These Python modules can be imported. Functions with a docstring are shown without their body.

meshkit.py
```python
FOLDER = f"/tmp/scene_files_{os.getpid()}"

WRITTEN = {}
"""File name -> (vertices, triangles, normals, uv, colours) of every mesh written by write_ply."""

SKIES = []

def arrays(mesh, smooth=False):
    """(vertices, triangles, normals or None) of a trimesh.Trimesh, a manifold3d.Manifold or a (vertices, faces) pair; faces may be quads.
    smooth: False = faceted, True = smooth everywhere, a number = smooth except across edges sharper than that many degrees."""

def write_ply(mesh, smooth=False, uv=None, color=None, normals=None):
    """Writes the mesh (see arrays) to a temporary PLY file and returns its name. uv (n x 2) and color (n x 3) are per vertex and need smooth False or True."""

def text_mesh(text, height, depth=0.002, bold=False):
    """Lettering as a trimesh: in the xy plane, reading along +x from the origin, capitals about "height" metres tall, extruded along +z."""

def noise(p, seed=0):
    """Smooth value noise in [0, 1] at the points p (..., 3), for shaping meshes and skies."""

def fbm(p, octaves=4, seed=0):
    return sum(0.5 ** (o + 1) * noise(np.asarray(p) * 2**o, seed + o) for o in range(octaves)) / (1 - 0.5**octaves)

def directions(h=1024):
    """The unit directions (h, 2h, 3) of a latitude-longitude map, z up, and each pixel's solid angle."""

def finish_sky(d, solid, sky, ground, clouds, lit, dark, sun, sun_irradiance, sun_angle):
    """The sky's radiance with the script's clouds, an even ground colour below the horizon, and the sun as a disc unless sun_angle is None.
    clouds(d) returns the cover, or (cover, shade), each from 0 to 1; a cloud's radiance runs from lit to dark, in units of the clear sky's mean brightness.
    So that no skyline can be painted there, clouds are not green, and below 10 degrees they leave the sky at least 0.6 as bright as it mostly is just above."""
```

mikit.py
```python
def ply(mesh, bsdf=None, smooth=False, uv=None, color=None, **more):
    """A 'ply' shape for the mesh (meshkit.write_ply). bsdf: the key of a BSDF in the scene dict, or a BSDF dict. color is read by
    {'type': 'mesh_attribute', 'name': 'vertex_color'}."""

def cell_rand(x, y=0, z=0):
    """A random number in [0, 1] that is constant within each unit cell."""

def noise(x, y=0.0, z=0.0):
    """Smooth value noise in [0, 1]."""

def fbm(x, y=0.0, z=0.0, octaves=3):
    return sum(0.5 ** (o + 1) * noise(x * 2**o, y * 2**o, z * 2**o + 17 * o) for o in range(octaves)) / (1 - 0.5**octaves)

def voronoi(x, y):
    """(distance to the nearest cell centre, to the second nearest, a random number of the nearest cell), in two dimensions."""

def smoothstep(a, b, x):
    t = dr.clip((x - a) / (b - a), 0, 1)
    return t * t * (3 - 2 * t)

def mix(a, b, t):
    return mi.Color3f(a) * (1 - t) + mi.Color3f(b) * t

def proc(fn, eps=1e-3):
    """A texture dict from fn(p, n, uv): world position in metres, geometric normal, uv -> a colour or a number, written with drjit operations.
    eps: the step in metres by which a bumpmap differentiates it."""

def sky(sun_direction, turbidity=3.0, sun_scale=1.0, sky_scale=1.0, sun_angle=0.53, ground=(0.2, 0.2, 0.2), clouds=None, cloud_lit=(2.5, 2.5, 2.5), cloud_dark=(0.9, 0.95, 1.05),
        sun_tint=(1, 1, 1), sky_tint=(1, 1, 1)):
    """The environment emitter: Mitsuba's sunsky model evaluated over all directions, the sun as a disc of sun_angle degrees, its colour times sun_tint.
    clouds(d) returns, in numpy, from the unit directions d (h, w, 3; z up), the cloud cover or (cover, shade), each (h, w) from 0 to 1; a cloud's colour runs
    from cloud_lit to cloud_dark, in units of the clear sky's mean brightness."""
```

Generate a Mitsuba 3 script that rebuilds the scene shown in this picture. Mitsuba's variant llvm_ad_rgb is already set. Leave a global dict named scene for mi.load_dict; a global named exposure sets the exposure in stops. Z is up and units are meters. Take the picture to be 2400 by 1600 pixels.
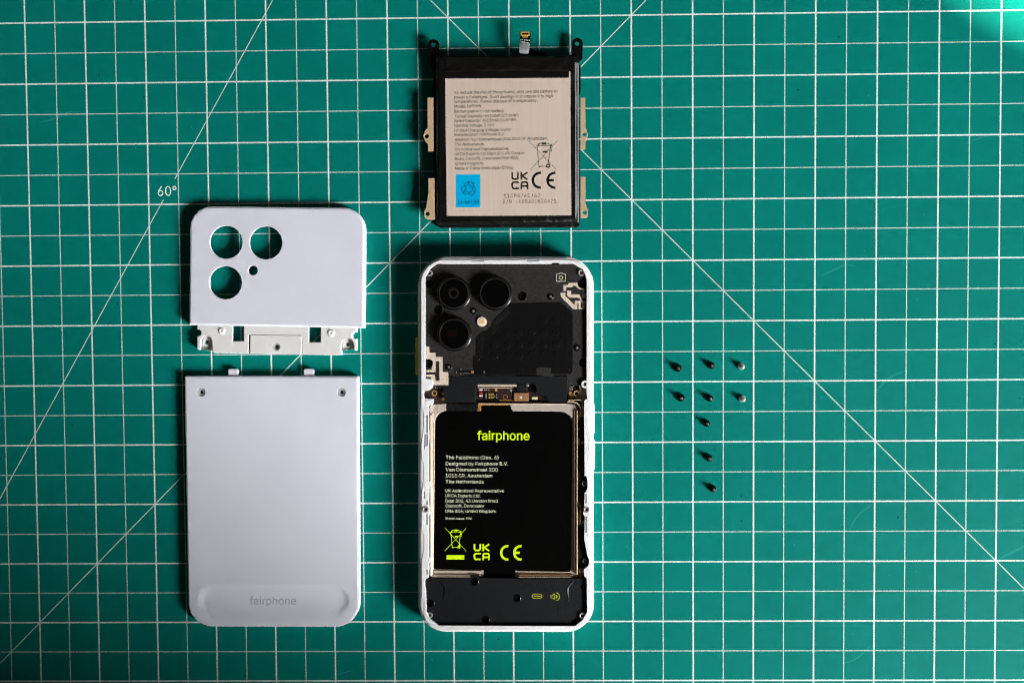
import math, random
import numpy as np, trimesh, mitsuba as mi, drjit as dr
import mikit, meshkit
from shapely.geometry import Polygon, MultiPolygon, LineString, Point, box
from shapely.ops import unary_union
from shapely import affinity

random.seed(7)
rng = np.random.default_rng(7)
T = mi.ScalarTransform4f
scene, labels = {}, {}
MM = 1e-3
G = 12.7                                     # the mat's half-inch grid, mm
OX, OY = 206.0, -132.0                       # grid coordinates (mm) of the world's origin

# ---------------------------------------------------------------- camera (solved from the mat's grid)
F_PX, IW, IH = 1700.0, 2400.0, 1600.0
EYE = np.array([207.4788 - OX, -126.8517 - OY, 305.1954])
_rx, _ry, _rz = -0.0267, 0.0129, -0.0075
def _rot(a, b, c):
    X = np.array([[1, 0, 0], [0, math.cos(a), -math.sin(a)], [0, math.sin(a), math.cos(a)]])
    Y = np.array([[math.cos(b), 0, math.sin(b)], [0, 1, 0], [-math.sin(b), 0, math.cos(b)]])
    Z = np.array([[math.cos(c), -math.sin(c), 0], [math.sin(c), math.cos(c), 0], [0, 0, 1]])
    return Z @ Y @ X
CAM = _rot(_rx, _ry, _rz)                    # columns: right, up, back
scene['camera'] = dict(type='perspective', fov=math.degrees(2 * math.atan(IW / 2 / F_PX)), fov_axis='x', near_clip=0.02, far_clip=50.0,
                       to_world=T().look_at(origin=(EYE * MM).tolist(), target=((EYE - CAM[:, 2] * 300) * MM).tolist(), up=CAM[:, 1].tolist()))
exposure = 0.0

# ---------------------------------------------------------------- light: a window low on the right, the dim room around
AZ = math.radians(-32)
WD, WH, WW, WT = 1.45, 0.60, 0.50, 0.34      # distance, height of its middle, width, tallness
wc = np.array([WD * math.cos(AZ), WD * math.sin(AZ), WH])
scene['window'] = dict(type='rectangle', to_world=T().look_at(origin=wc.tolist(), target=[0, 0, 0.05], up=[0, 0, 1]) @ T().scale([WW / 2, WT / 2, 1]),
                       emitter=dict(type='area', radiance=dict(type='rgb', value=[117.0, 118.0, 121.0])))
labels['window'] = dict(label='bright window pane to the lower right of the cutting mat', category='window')
scene['room_light'] = dict(type='constant', radiance=dict(type='rgb', value=[0.032, 0.029, 0.027]))
# a sunbeam that falls on the mat's far right corner
sp = np.array([0.98, -0.10, 0.72])
scene['sunbeam'] = dict(type='spot', to_world=T().look_at(origin=sp.tolist(), target=[0.261, 0.182, 0.0], up=[0, 0, 1]),
                        intensity=dict(type='rgb', value=[30.0, 27.5, 22.0]), cutoff_angle=4.5, beam_width=3.4)

# ---------------------------------------------------------------- materials
def rgb(*c): return dict(type='rgb', value=list(c))
def pr(base, rough=0.5, metallic=0.0, spec=0.5, **k):
    b = rgb(*base) if isinstance(base, (tuple, list)) else base
    return dict(type='twosided', bsdf=dict(type='principled', base_color=b, roughness=rough, metallic=metallic, specular=spec, **k))
def bump(m, fn, scale, eps):
    return dict(type='twosided', bsdf=dict(type='bumpmap', arbitrary=mikit.proc(fn, eps), scale=scale, bsdf=m['bsdf']))
N, FB, SS = mikit.noise, mikit.fbm, mikit.smoothstep

def mat_colour(p, n, uv):
    x, y = (p.x * 1000 + OX) / G, -(p.y * 1000 + OY) / G
    jit = 0.94 + 0.12 * N(x * 1.7, y * 1.7, 3.0)
    def line(c, w): return SS(w * jit + 0.22, w * jit - 0.22, c)     # printed ink with a slightly feathered edge
    ix, iy = dr.round(x), dr.round(y)
    ex = dr.abs(ix - 2 * dr.round(ix / 2)) < 0.5
    ey = dr.abs(iy - 2 * dr.round(iy / 2)) < 0.5
    on = dr.maximum(line(dr.abs(x - ix) * G, dr.select(ex, 0.27, 0.135)), line(dr.abs(y - iy) * G, dr.select(ey, 0.255, 0.12)))
    d1 = dr.abs(x + y - 20) * G / math.sqrt(2)
    d2 = dr.abs(x - y - 14) * G / math.sqrt(2)
    s3 = math.sqrt(3)
    d3 = dr.abs((x - 2.094) * s3 + (y - 10)) * G / 2
    gap = (y > 5.17) & (y < 5.84)
    on = dr.maximum(on, dr.maximum(line(d1, 0.135), dr.maximum(line(d2, 0.135), dr.select(gap, 0, line(d3, 0.135)))))
    wear = 0.93 + 0.14 * FB(p.x * 55, p.y * 55, 1.0, 3)
    green = mi.Color3f(0.0008, 0.176, 0.143) * wear
    f, s, r = mikit.voronoi(p.x * 95, p.y * 95)
    green = dr.select((r > 0.90) & (f < 0.016 + 0.03 * (r - 0.9)), mi.Color3f(0.05, 0.30, 0.26), green)
    green = dr.select((r < 0.035) & (f < 0.030), mi.Color3f(0.0, 0.035, 0.03), green)
    sx, sy = p.x * 0.9 + p.y * 0.43, p.y * 0.9 - p.x * 0.43
    f2, s2, r2 = mikit.voronoi(sx * 16, sy * 260 + 3 * N(sx * 60, sy * 60))
    green = dr.select((r2 > 0.982) & (f2 < 0.12), green + mi.Color3f(0.012, 0.045, 0.04), green)
    white = mi.Color3f(0.80, 0.86, 0.82) * (0.9 + 0.16 * N(x * 9, y * 9, 8.0))
    return green * (1 - on) + white * on
def mat_relief(p, n, uv): return FB(p.x * 1900, p.y * 1900, 0.5, 3)
scene['m_mat'] = bump(pr(mikit.proc(mat_colour), 0.70, spec=0.04), mat_relief, 0.00007, 6e-5)

def satin_tone(p, n, uv): return mi.Color3f(0.718, 0.722, 0.778) * (0.955 + 0.09 * FB(p.x * 45, p.y * 30, 2.0, 4))
scene['m_panel'] = pr(mikit.proc(satin_tone), 0.42, spec=0.45)
scene['m_white'] = pr((0.80, 0.79, 0.775), 0.42)
scene['m_cream'] = pr((0.77, 0.755, 0.715), 0.45)
scene['m_print_grey'] = pr((0.38, 0.38, 0.39), 0.5)
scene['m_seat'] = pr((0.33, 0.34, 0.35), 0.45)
def plate_relief(p, n, uv): return FB(p.x * 2600, p.y * 2600, p.z * 900, 2)
def plate_tone(p, n, uv): return mi.Color3f(0.021, 0.0195, 0.018) * (0.55 + 0.9 * N(p.x * 2300, p.y * 2300, 4.0))
scene['m_plate'] = bump(pr(mikit.proc(plate_tone), 0.50, spec=0.35), plate_relief, 0.00006, 5e-5)
def leather_relief(p, n, uv): return FB(p.x * 900 + 2 * N(p.x * 500, p.y * 500), p.y * 900, 1.5, 3)
scene['m_leather'] = bump(pr((0.0085, 0.0088, 0.0095), 0.42, spec=0.28), leather_relief, 0.00013, 6e-5)
scene['m_film'] = pr((0.0042, 0.004, 0.0042), 0.34, spec=0.3)
scene['m_satin'] = pr((0.0095, 0.011, 0.012), 0.36, spec=0.35)
scene['m_label'] = pr((0.0012, 0.0011, 0.001), 0.4, spec=0.06)
scene['m_black'] = pr((0.004, 0.004, 0.004), 0.35, spec=0.4)
def wrap_relief(p, n, uv): return FB(p.x * 420, p.y * 230, p.z * 420, 3)
scene['m_wrap'] = bump(pr((0.0022, 0.002, 0.0018), 0.34, spec=0.75), wrap_relief, 0.0006, 1.5e-4)
scene['m_tape'] = pr((0.0050, 0.0042, 0.0037), 0.33, spec=0.4)
scene['m_ear'] = pr((0.0025, 0.0022, 0.002), 0.5, spec=0.12)
scene['m_housing'] = pr((0.003, 0.003, 0.0028), 0.28, spec=0.4)
scene['m_rim_sheen'] = pr((0.019, 0.0185, 0.018), 0.4)  # black rim lightened to stand for room light reflected on it
scene['m_glass'] = pr((0.0008, 0.0008, 0.001), 0.06, spec=0.5)
scene['m_iris'] = pr((0.012, 0.008, 0.008), 0.4, spec=0.2)
scene['m_redglow'] = pr((0.006, 0.0018, 0.0017), 0.4, spec=0.1)
def brushed(p, n, uv):
    s = N(p.x * 4200, p.y * 120, 1.0) * 0.5 + N(p.x * 1500, p.y * 60, 5.0) * 0.5
    return mi.Color3f(0.69, 0.56, 0.455) * (0.95 + 0.10 * s)
scene['m_brushed'] = pr(mikit.proc(brushed), 0.48, metallic=0.15)
scene['m_tan'] = pr((0.66, 0.475, 0.275), 0.42, metallic=0.25)
scene['m_rail'] = pr((0.72, 0.59, 0.45), 0.35, metallic=0.35)
def tray_tone(p, n, uv): return mi.Color3f(0.66, 0.57, 0.47) * (0.9 + 0.2 * FB(p.x * 700, p.y * 700, 2.0, 3))
scene['m_tray'] = pr(mikit.proc(tray_tone), 0.38, metallic=0.4)
scene['m_silver'] = pr((0.62, 0.57, 0.53), 0.28, metallic=0.8)
scene['m_steel'] = pr((0.70, 0.66, 0.61), 0.26, metallic=0.7)
scene['m_gold'] = pr((0.72, 0.42, 0.09), 0.35, metallic=0.4)
scene['m_copper'] = pr((0.42, 0.21, 0.095), 0.38, metallic=0.3)
scene['m_pcb'] = pr((0.026, 0.011, 0.008), 0.4)
scene['m_orange'] = pr((0.33, 0.15, 0.03), 0.4)
def trace_tone(p, n, uv): return mi.Color3f(0.76, 0.635, 0.49) * (0.72 + 0.42 * N(p.x * 4200, p.y * 4200, 2.0))
scene['m_trace'] = pr(mikit.proc(trace_tone), 0.45, metallic=0.1)
scene['m_lime'] = pr((0.62, 0.86, 0.008), 0.5, spec=0.2)
scene['m_pale_lime'] = pr((0.74, 0.77, 0.54), 0.5, spec=0.2)
scene['m_icon'] = pr((0.46, 0.48, 0.03), 0.5, spec=0.2)
scene['m_icon_pale'] = pr((0.66, 0.62, 0.52), 0.5, spec=0.2)
scene['m_icon_ring'] = pr((0.60, 0.58, 0.30), 0.5, spec=0.2)
scene['m_ink_brown'] = pr((0.075, 0.046, 0.032), 0.5, spec=0.1)
scene['m_ink_black'] = pr((0.006, 0.005, 0.004), 0.5, spec=0.1)
scene['m_ink_dot'] = pr((0.16, 0.095, 0.065), 0.5, spec=0.1)
scene['m_blue'] = pr((0.0, 0.40, 0.72), 0.4, spec=0.2)
scene['m_navy'] = pr((0.002, 0.022, 0.075), 0.5, spec=0.1)
scene['m_yellow'] = pr((0.84, 0.70, 0.0), 0.4)
scene['m_flash'] = pr((0.80, 0.64, 0.47), 0.35)
scene['m_amber'] = pr((0.80, 0.45, 0.14), 0.4)
scene['m_red'] = pr((0.22, 0.018, 0.008), 0.4)
scene['m_flex_grey'] = pr((0.30, 0.30, 0.32), 0.30, metallic=0.2)
scene['m_gap_shade'] = pr((0.16, 0.12, 0.085), 0.45, metallic=0.3)  # floor colour darkened to stand for shade in gaps and holes
scene['m_chip'] = pr((0.66, 0.62, 0.30), 0.4)
scene['m_blocker'] = pr((0.36, 0.25, 0.15), 0.8)

# ---------------------------------------------------------------- geometry helpers (mm)
def at(px, z=0.0):
    """Points of the photograph's pixel grid (2400 x 1600) brought to the level z (mm)."""
    p = np.atleast_2d(np.asarray(px, float))
    d = (p[:, :1] - IW / 2) / F_PX * CAM[:, 0] - (p[:, 1:] - IH / 2) / F_PX * CAM[:, 1] - CAM[:, 2]
    return (EYE + d * ((z - EYE[2]) / d[:, 2:]))[:, :2]
def zoom(ox, oy, s):
    return lambda *pts: [(ox + x / s, oy + y / s) for x, y in pts]
C1, C2, C3 = zoom(960, 580, 3.9196), zoom(960, 850, 5.113), zoom(960, 1100, 3.9196)
C4, C5, C6, C7 = zoom(420, 450, 3.8239), zoom(420, 840, 2.376), zoom(960, 50, 3.137), zoom(1500, 800, 3.92)
A1, A2 = zoom(430, 740, 9.8), zoom(670, 740, 9.8)
D1, D2, D3, D4, D5, D6 = [zoom(x, y, 9.8) for x, y in ((980, 60), (1180, 60), (980, 200), (1180, 200), (980, 390), (1180, 390))]
P1, P2, P3, P4, P5, P6, P7, P8, P9, P10, P11, P12 = [zoom(x, y, 9.8) for y in (580, 740, 860, 1020, 1180, 1330) for x in (960, 1200)]

def poly(pts, z): return Polygon(at(pts, z)).buffer(0)
def circ(pt, r_px, z, n=12):
    c = at([pt[0]], z)[0]
    k = np.linalg.norm(at([(pt[0][0] + r_px, pt[0][1])], z)[0] - c)
    return Point(*c).buffer(k, quad_segs=n)
def rect(a, b, z): 
    (x0, y0), (x1, y1) = a[0], b[0]
    return poly([(x0, y0), (x1, y0), (x1, y1), (x0, y1)], z)
def rnd(p, r): return p.buffer(-r).buffer(r, quad_segs=8)
def soft(p, r): return p.buffer(-r).buffer(2 * r, quad_segs=6).buffer(-r, quad_segs=6)
def rquad(pts, radii, z, n=14):
    """A quadrilateral with its own radius (mm) at each corner; pts in pixels."""
    q = at(pts, z); out = []
    for i in range(len(q)):
        p, a, b, r = q[i], q[i - 1], q[(i + 1) % len(q)], radii[i]
        if r <= 0: out.append(p); continue
        u, v = (a - p) / np.linalg.norm(a - p), (b - p) / np.linalg.norm(b - p)
        th = math.acos(np.clip(u @ v, -1, 1)); t = r / math.tan(th / 2)
        c = p + (u + v) / np.linalg.norm(u + v) * r / math.sin(th / 2)
        s, e = p + u * t - c, p + v * t - c
        a0, a1 = math.atan2(s[1], s[0]), math.atan2(e[1], e[0])
        da = (a1 - a0 + math.pi) % (2 * math.pi) - math.pi
        out += [c + r * np.array([math.cos(a0 + da * k / n), math.sin(a0 + da * k / n)]) for k in range(n + 1)]
    return Polygon(out).buffer(0)

def flat(p, zf):
    """The polygon's faces looking up, with heights zf(xy)."""
    vs, fs, n = [], [], 0
    for g in getattr(p, 'geoms', [p]):
        if g.geom_type != 'Polygon' or g.area < 1e-7: continue
        v, f = trimesh.creation.triangulate_polygon(g, engine='earcut')
        if len(f) == 0: continue
        a, b, c = v[f[:, 0]], v[f[:, 1]], v[f[:, 2]]
        cr = (b[:, 0] - a[:, 0]) * (c[:, 1] - a[:, 1]) - (b[:, 1] - a[:, 1]) * (c[:, 0] - a[:, 0])
        f = np.where((cr < 0)[:, None], f[:, ::-1], f)
        vs.append(np.c_[v, zf(v)]); fs.append(f + n); n += len(v)
    return trimesh.Trimesh(np.vstack(vs), np.vstack(fs), process=False) if vs else None
def walls(p, z0, z1):
    vs, fs, n = [], [], 0
    for g in getattr(p, 'geoms', [p]):
        for k, r in enumerate([g.exterior, *g.interiors]):
            c = np.array(r.coords)[:-1]
            if (r.is_ccw) != (k == 0): c = c[::-1]
            m = len(c); i = np.arange(m); j = (i + 1) % m
            vs.append(np.vstack([np.c_[c, np.full(m, z0)], np.c_[c, np.full(m, z1)]]))
            fs.append(np.vstack([np.c_[i, j, j + m], np.c_[i, j + m, i + m]]) + n); n += 2 * m
    return trimesh.Trimesh(np.vstack(vs), np.vstack(fs), process=False)
def const(z): return lambda v: np.full(len(v), z)
def prism(p, z0, z1, b=0.0, steps=3):
    """The polygon from z0 up to z1 (mm), its upper edges rounded by b."""
    p = p.simplify(0.004)
    out = [walls(p, z0, z1 - b)]
    prev, zp = p, z1 - b
    if b > 0:
        for k in range(1, steps + 1):
            a = k / steps * math.pi / 2
            cur = p.buffer(-b * (1 - math.cos(a)), join_style='mitre', mitre_limit=2.5)
            zc = z1 - b + b * math.sin(a)
            if cur.is_empty: break
            edge = prev.boundary
            import shapely
            ring = prev.difference(cur)
            out.append(flat(ring, lambda v: np.where(shapely.distance(shapely.points(v), edge) < 1e-5, zp, zc)))
            prev, zp = cur, zc
    out.append(flat(prev, const(zp)))
    m = trimesh.util.concatenate([o for o in out if o is not None])
    m.merge_vertices(digits_vertex=5)
    return m
def lathe(c, prof, n=32):
    """prof: (radius, z) from the axis outwards or upwards, about the point c."""
    a = np.arange(n) / n * 2 * math.pi
    v = np.vstack([np.c_[c[0] + r * np.cos(a), c[1] + r * np.sin(a), np.full(n, z)] for r, z in prof])
    i = np.arange(n); j = (i + 1) % n; fs = []
    for k in range(len(prof) - 1):
        o, q = k * n, (k + 1) * n
        fs += [np.c_[o + i, o + j, q + j], np.c_[o + i, q + j, q + i]]
    m = trimesh.Trimesh(v, np.vstack(fs), process=False); m.merge_vertices(digits_vertex=5)
    m.update_faces(m.nondegenerate_faces()); return m
def join(*ms): return trimesh.util.concatenate([m for m in ms if m is not None])
used = {}
def num(key):
    k = used.get(key, -1) + 1; used[key] = k
    return key if k == 0 else f'{key}_{k:03d}'
def put(name, mesh, bsdf, parent=None, smooth=32):
    key = num(name if parent is None else f'{parent}__{name}')
    m = mesh.copy(); m.apply_scale(MM)
    scene[key] = mikit.ply(m, bsdf, smooth=smooth)
    return key
def thing(key, label, cat, group=None):
    labels[key] = dict(label=label, category=cat)
    if group: labels[key]['group'] = group
    return key
def strokes(lines, w, z, cap='flat', join_='mitre'):
    """Open lines (pixel points) of a width in mm at the level z, as one shape."""
    return unary_union([LineString(at(l, z)).buffer(w / 2, cap_style=cap, join_style=join_) for l in lines])
PRINT = 0.035
def ink(shape, z, m, parent, name): return put(name, prism(shape, z + 0.004, z + PRINT), m, parent, smooth=False)
def text(s, p0, p1, cap, z, m, parent, name='text_line', bold=True, fit=None):
    """Lettering on the level z from the baseline's left end p0 to its right end p1 (pixels), capitals cap pixels tall."""
    a, b = at([p0, p1], z)
    t = meshkit.text_mesh(s, 1.0, 0.02, bold)
    if fit: t = fit
    k = np.linalg.norm(at([(p0[0], p0[1] - cap)], z)[0] - a)
    x0, x1 = t.bounds[0, 0], t.bounds[1, 0]
    u = (b - a) / (x1 - x0); L = np.linalg.norm(b - a); w = np.array([-(b - a)[1], (b - a)[0]]) / L * k
    v = t.vertices
    xy = a + np.outer(v[:, 0] - x0, u) + np.outer(v[:, 1], w)
    t = trimesh.Trimesh(np.c_[xy, z + 0.004 + v[:, 2] / 0.02 * PRINT], t.faces, process=False)
    return put(name, t, m, parent, smooth=False)
def mono(s):
    ms = []
    for i, ch in enumerate(s):
        if ch == ' ': continue
        t = meshkit.text_mesh(ch, 1.0, 0.02, True)
        w = t.bounds[1, 0] - t.bounds[0, 0]; k = min(1.0, 0.62 / w) if ch not in '1I:' else 1.0
        t.apply_translation([-(t.bounds[0, 0] + t.bounds[1, 0]) / 2, 0, 0]); t.apply_scale([k, 1, 1]); t.apply_translation([i * 0.92, 0, 0]); ms.append(t)
    return join(*ms)

def ukca(u, k, c, a, w, z):
    """The two-row mark; u, k, c, a are each letter's box as ((x0, y0), (x1, y1)) in pixels, w its stroke in mm."""
    h = lambda q: q
    def inset(bx, d):
        (x0, y0), (x1, y1) = bx; return x0 + d, y0 + d, x1 - d, y1 - d
    pxw = w * 5.6; d = pxw / 2; L = []
    def arc(cx, cy, r, t0, t1): return [(cx + r * math.cos(math.radians(t)), cy - r * math.sin(math.radians(t))) for t in np.linspace(t0, t1, 7)]
    x0, y0, x1, y1 = inset(u, d); r = (x1 - x0) * 0.30
    L.append([(x0, y0 - d)] + arc(x0 + r, y1 - r, r, 180, 270) + arc(x1 - r, y1 - r, r, 270, 360) + [(x1, y0 - d)])
    x0, y0, x1, y1 = inset(k, d)
    L.append([(x0, y0 - d), (x0, y1 + d)]); L.append([(x1 + d * .6, y0 - d * .6), (x0 + d, (y0 + y1) / 2), (x1 + d * .6, y1 + d * .6)])
    x0, y0, x1, y1 = inset(c, d)
    L.append([(x1 + d, y0)] + arc(x0 + r, y0 + r, r, 90, 180) + arc(x0 + r, y1 - r, r, 180, 270) + [(x1 + d, y1)])
    x0, y0, x1, y1 = inset(a, d)
    L.append([(x0, y1 + d)] + arc(x0 + r, y0 + r, r, 180, 90) + arc(x1 - r, y0 + r, r, 90, 0) + [(x1, y1 + d)]); L.append([(x0, y0 * .36 + y1 * .64), (x1, y0 * .36 + y1 * .64)])
    return strokes(L, w, z)
def ce(c_left, e_left, top, bot, cut_c, cut_e, bar, w, z):
    R = (bot - top) / 2; cy = (top + bot) / 2; out = []
    for left, cut in ((c_left, cut_c), (e_left, cut_e)):
        cx = left + R; t = math.degrees(math.acos(np.clip((cut - cx) / R, -1, 1)))
        r = R - w * 2.8
        out.append([(cx + r * math.cos(math.radians(q)), cy - r * math.sin(math.radians(q))) for q in np.linspace(t if cut > cx else 90, 360 - (t if cut > cx else 90), 40)])
    out.append([(e_left + w * 2, cy), (bar, cy)])
    return strokes(out, w, z)
def bin_mark(f, pts, z, w):
    """The crossed-out wheeled bin; f maps the zoom, pts names its corners."""
    q = {k: f(v)[0] for k, v in pts.items()}
    (lx, ly), (rx, ry), (bl, bly), (br, bry) = q['tl'], q['tr'], q['bl'], q['br']
    mid = lambda a, b, t: (a[0] + (b[0] - a[0]) * t, a[1] + (b[1] - a[1]) * t)
    H = bly - ly; W = rx - lx
    thin = strokes([[q['x0'], q['x1']], [q['x2'], q['x3']]], w * 0.75, z, 'round')
    arc = [(lx + W * t, ly - H * (0.03 + 0.12 * math.sin(math.pi * (0.08 + 0.84 * t)))) for t in np.linspace(0.05, 0.97, 12)]
    body = strokes([[q['tl'], q['bl']], [q['tr'], q['br']], [(lx - W * .1, ly), (rx + W * .09, ly)], arc, [q['bl'], (br - W * .08, bly)],
                    [(lx + W * .05, ly), (lx + W * .1, ly - H * .1)], [(rx - W * .02, ly + H * .12), (rx + W * .1, ly + H * .12), (rx + W * .1, ly + H * .25), (rx - W * .03, ly + H * .25)]], w, z)
    hx = lx + W * .36
    handle = poly([(hx, ly - H * .17), (hx + W * .32, ly - H * .17), (hx + W * .32, ly - H * .06), (hx, ly - H * .06)], z)
    dash = poly([(lx + W * .42, ly + H * .25), (lx + W * .76, ly + H * .25), (lx + W * .76, ly + H * .33), (lx + W * .42, ly + H * .33)], z)
    hub = circ([(br - W * .02, bly - H * .02)], W * .165, z)
    if 'ring' in q: hub = hub.difference(circ([(br - W * .02, bly - H * .02)], W * .07, z))
    return unary_union([thin, body, handle, dash, hub, circ([(rx + W * .05, ly - H * .04)], W * .07, z), circ([(lx + W * .1, ly - H * .07)], W * .06, z),
                        poly([(bl - W * .02, bly), (bl + W * .09, bly), (bl + W * .09, bly + H * .06), (bl - W * .02, bly + H * .06)], z)])

def torx(c, r, z, h=0.45, star=0.55, parent='smartphone', m='m_steel', name='silver_screw'):
    disc = Point(*c).buffer(r, quad_segs=10)
    pts = [(c[0] + r * star * (1.0 if k % 2 == 0 else 0.62) * math.cos(k * math.pi / 6 + .3), c[1] + r * star * (1.0 if k % 2 == 0 else 0.62) * math.sin(k * math.pi / 6 + .3)) for k in range(12)]
    st = Polygon(pts)
    key = put(name, prism(disc.difference(st), z, z + h, r * 0.22), m, parent)
    put('star_recess', prism(st.buffer(0.02), z, z + h * 0.35), 'm_iris', key)
    return key

# ================================================================ the cutting mat
L0, L1, B0, B1 = -470.0, 470.0, -315.0, 315.0
put('cutting_mat', prism(box(L0, B0, L1, B1).buffer(-6).buffer(6), -3.0, 0.0, 0.5), 'm_mat', smooth=False)
labels['cutting_mat'] = dict(kind='structure', label='green cutting mat printed with a white grid and angle lines', category='cutting mat')
scene['m_mat_print'] = pr((0.80, 0.86, 0.82), 0.6, spec=0.15)
text('60°', (370, 459.5), (414, 458.5), 22.5, 0.0, 'm_mat_print', 'cutting_mat', 'angle_label', bold=False)

# ================================================================ the camera cover (top left)
cc = thing('camera_cover', 'pale lavender-white upper back cover with three large camera holes and a cream flange below', 'phone cover')
z1 = 3.5
out = rquad(C4((103, 127), (1669, 143), (1663, 1220), (92, 1192)), [9.2, 9.2, 0, 0], z1 - 1.0)
holes = [circ(C4((420, 450)), 147 / 3.8239, z1), circ(C4((776, 455)), 147.5 / 3.8239, z1), circ(C4((414, 812)), 147.5 / 3.8239, z1), circ(C4((661, 703)), 43 / 3.8239, z1)]
shell = out.difference(unary_union([h.buffer(0.0) for h in holes]))
# edges: round outside, crisp at the holes and along the lower edge
def shell_mesh(p_out, cut, z0, z1, b, steps=5, thin=0):
    m = [walls(p_out, z0, z1 - b)]
    if thin: m.append(flat(p_out.buffer(-.5).difference(unary_union(cut)), const(z1 - thin)))
    prev, zp = p_out, z1 - b
    import shapely
    for k in range(1, steps + 1):
        a = k / steps * math.pi / 2
        cur = p_out.buffer(-b * (1 - math.cos(a)), join_style='mitre', mitre_limit=2.0); zc = z1 - b + b * math.sin(a)
        edge = prev.boundary; zz = zp
        m.append(flat(prev.difference(cur), lambda v: np.where(shapely.distance(shapely.points(v), edge) < 1e-5, zz, zc)))
        prev, zp = cur, zc
    for c in cut:
        lip = c.buffer(0.13)
        w = walls(c, z1 - thin if thin else z0, z1 - 0.13); w.invert(); m.append(w)
        edge = c.boundary
        m.append(flat(lip.difference(c), lambda v: np.where(shapely.distance(shapely.points(v), edge) < 1e-4, z1 - 0.13, z1)))
    m.append(flat(prev.difference(unary_union([c.buffer(0.13) for c in cut])) if cut else prev, const(z1)))
    m = join(*m); m.merge_vertices(digits_vertex=5); return m
put('panel', shell_mesh(out, holes, 0.25, z1, 1.15, 9, thin=0.85), 'm_panel', cc, smooth=False)
zf = 2.8
fl = A1((330, 150), (318, 215), (312, 306)) + [(430 + (330 + 80 * math.cos(t)) / 9.8, 740 + (388 + 80 * math.sin(t)) / 9.8) for t in np.radians(np.linspace(-100, 100, 14))] + \
     A1((310, 472), (312, 776), (525, 779), (545, 800), (640, 803), (668, 806), (676, 838), (725, 853)) + A2((1190, 904), (1262, 898), (1270, 802), (1370, 797), (1382, 776), (1560, 772), (1572, 797), (1608, 800), (1626, 760), (1617, 545)) + \
     [(670 + (1592 + 77 * math.cos(t)) / 9.8, 740 + (455 + 77 * math.sin(t)) / 9.8) for t in np.radians(np.linspace(72, 288, 14))] + A2((1617, 362), (1620, 200))
flange = poly(fl, zf)
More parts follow.
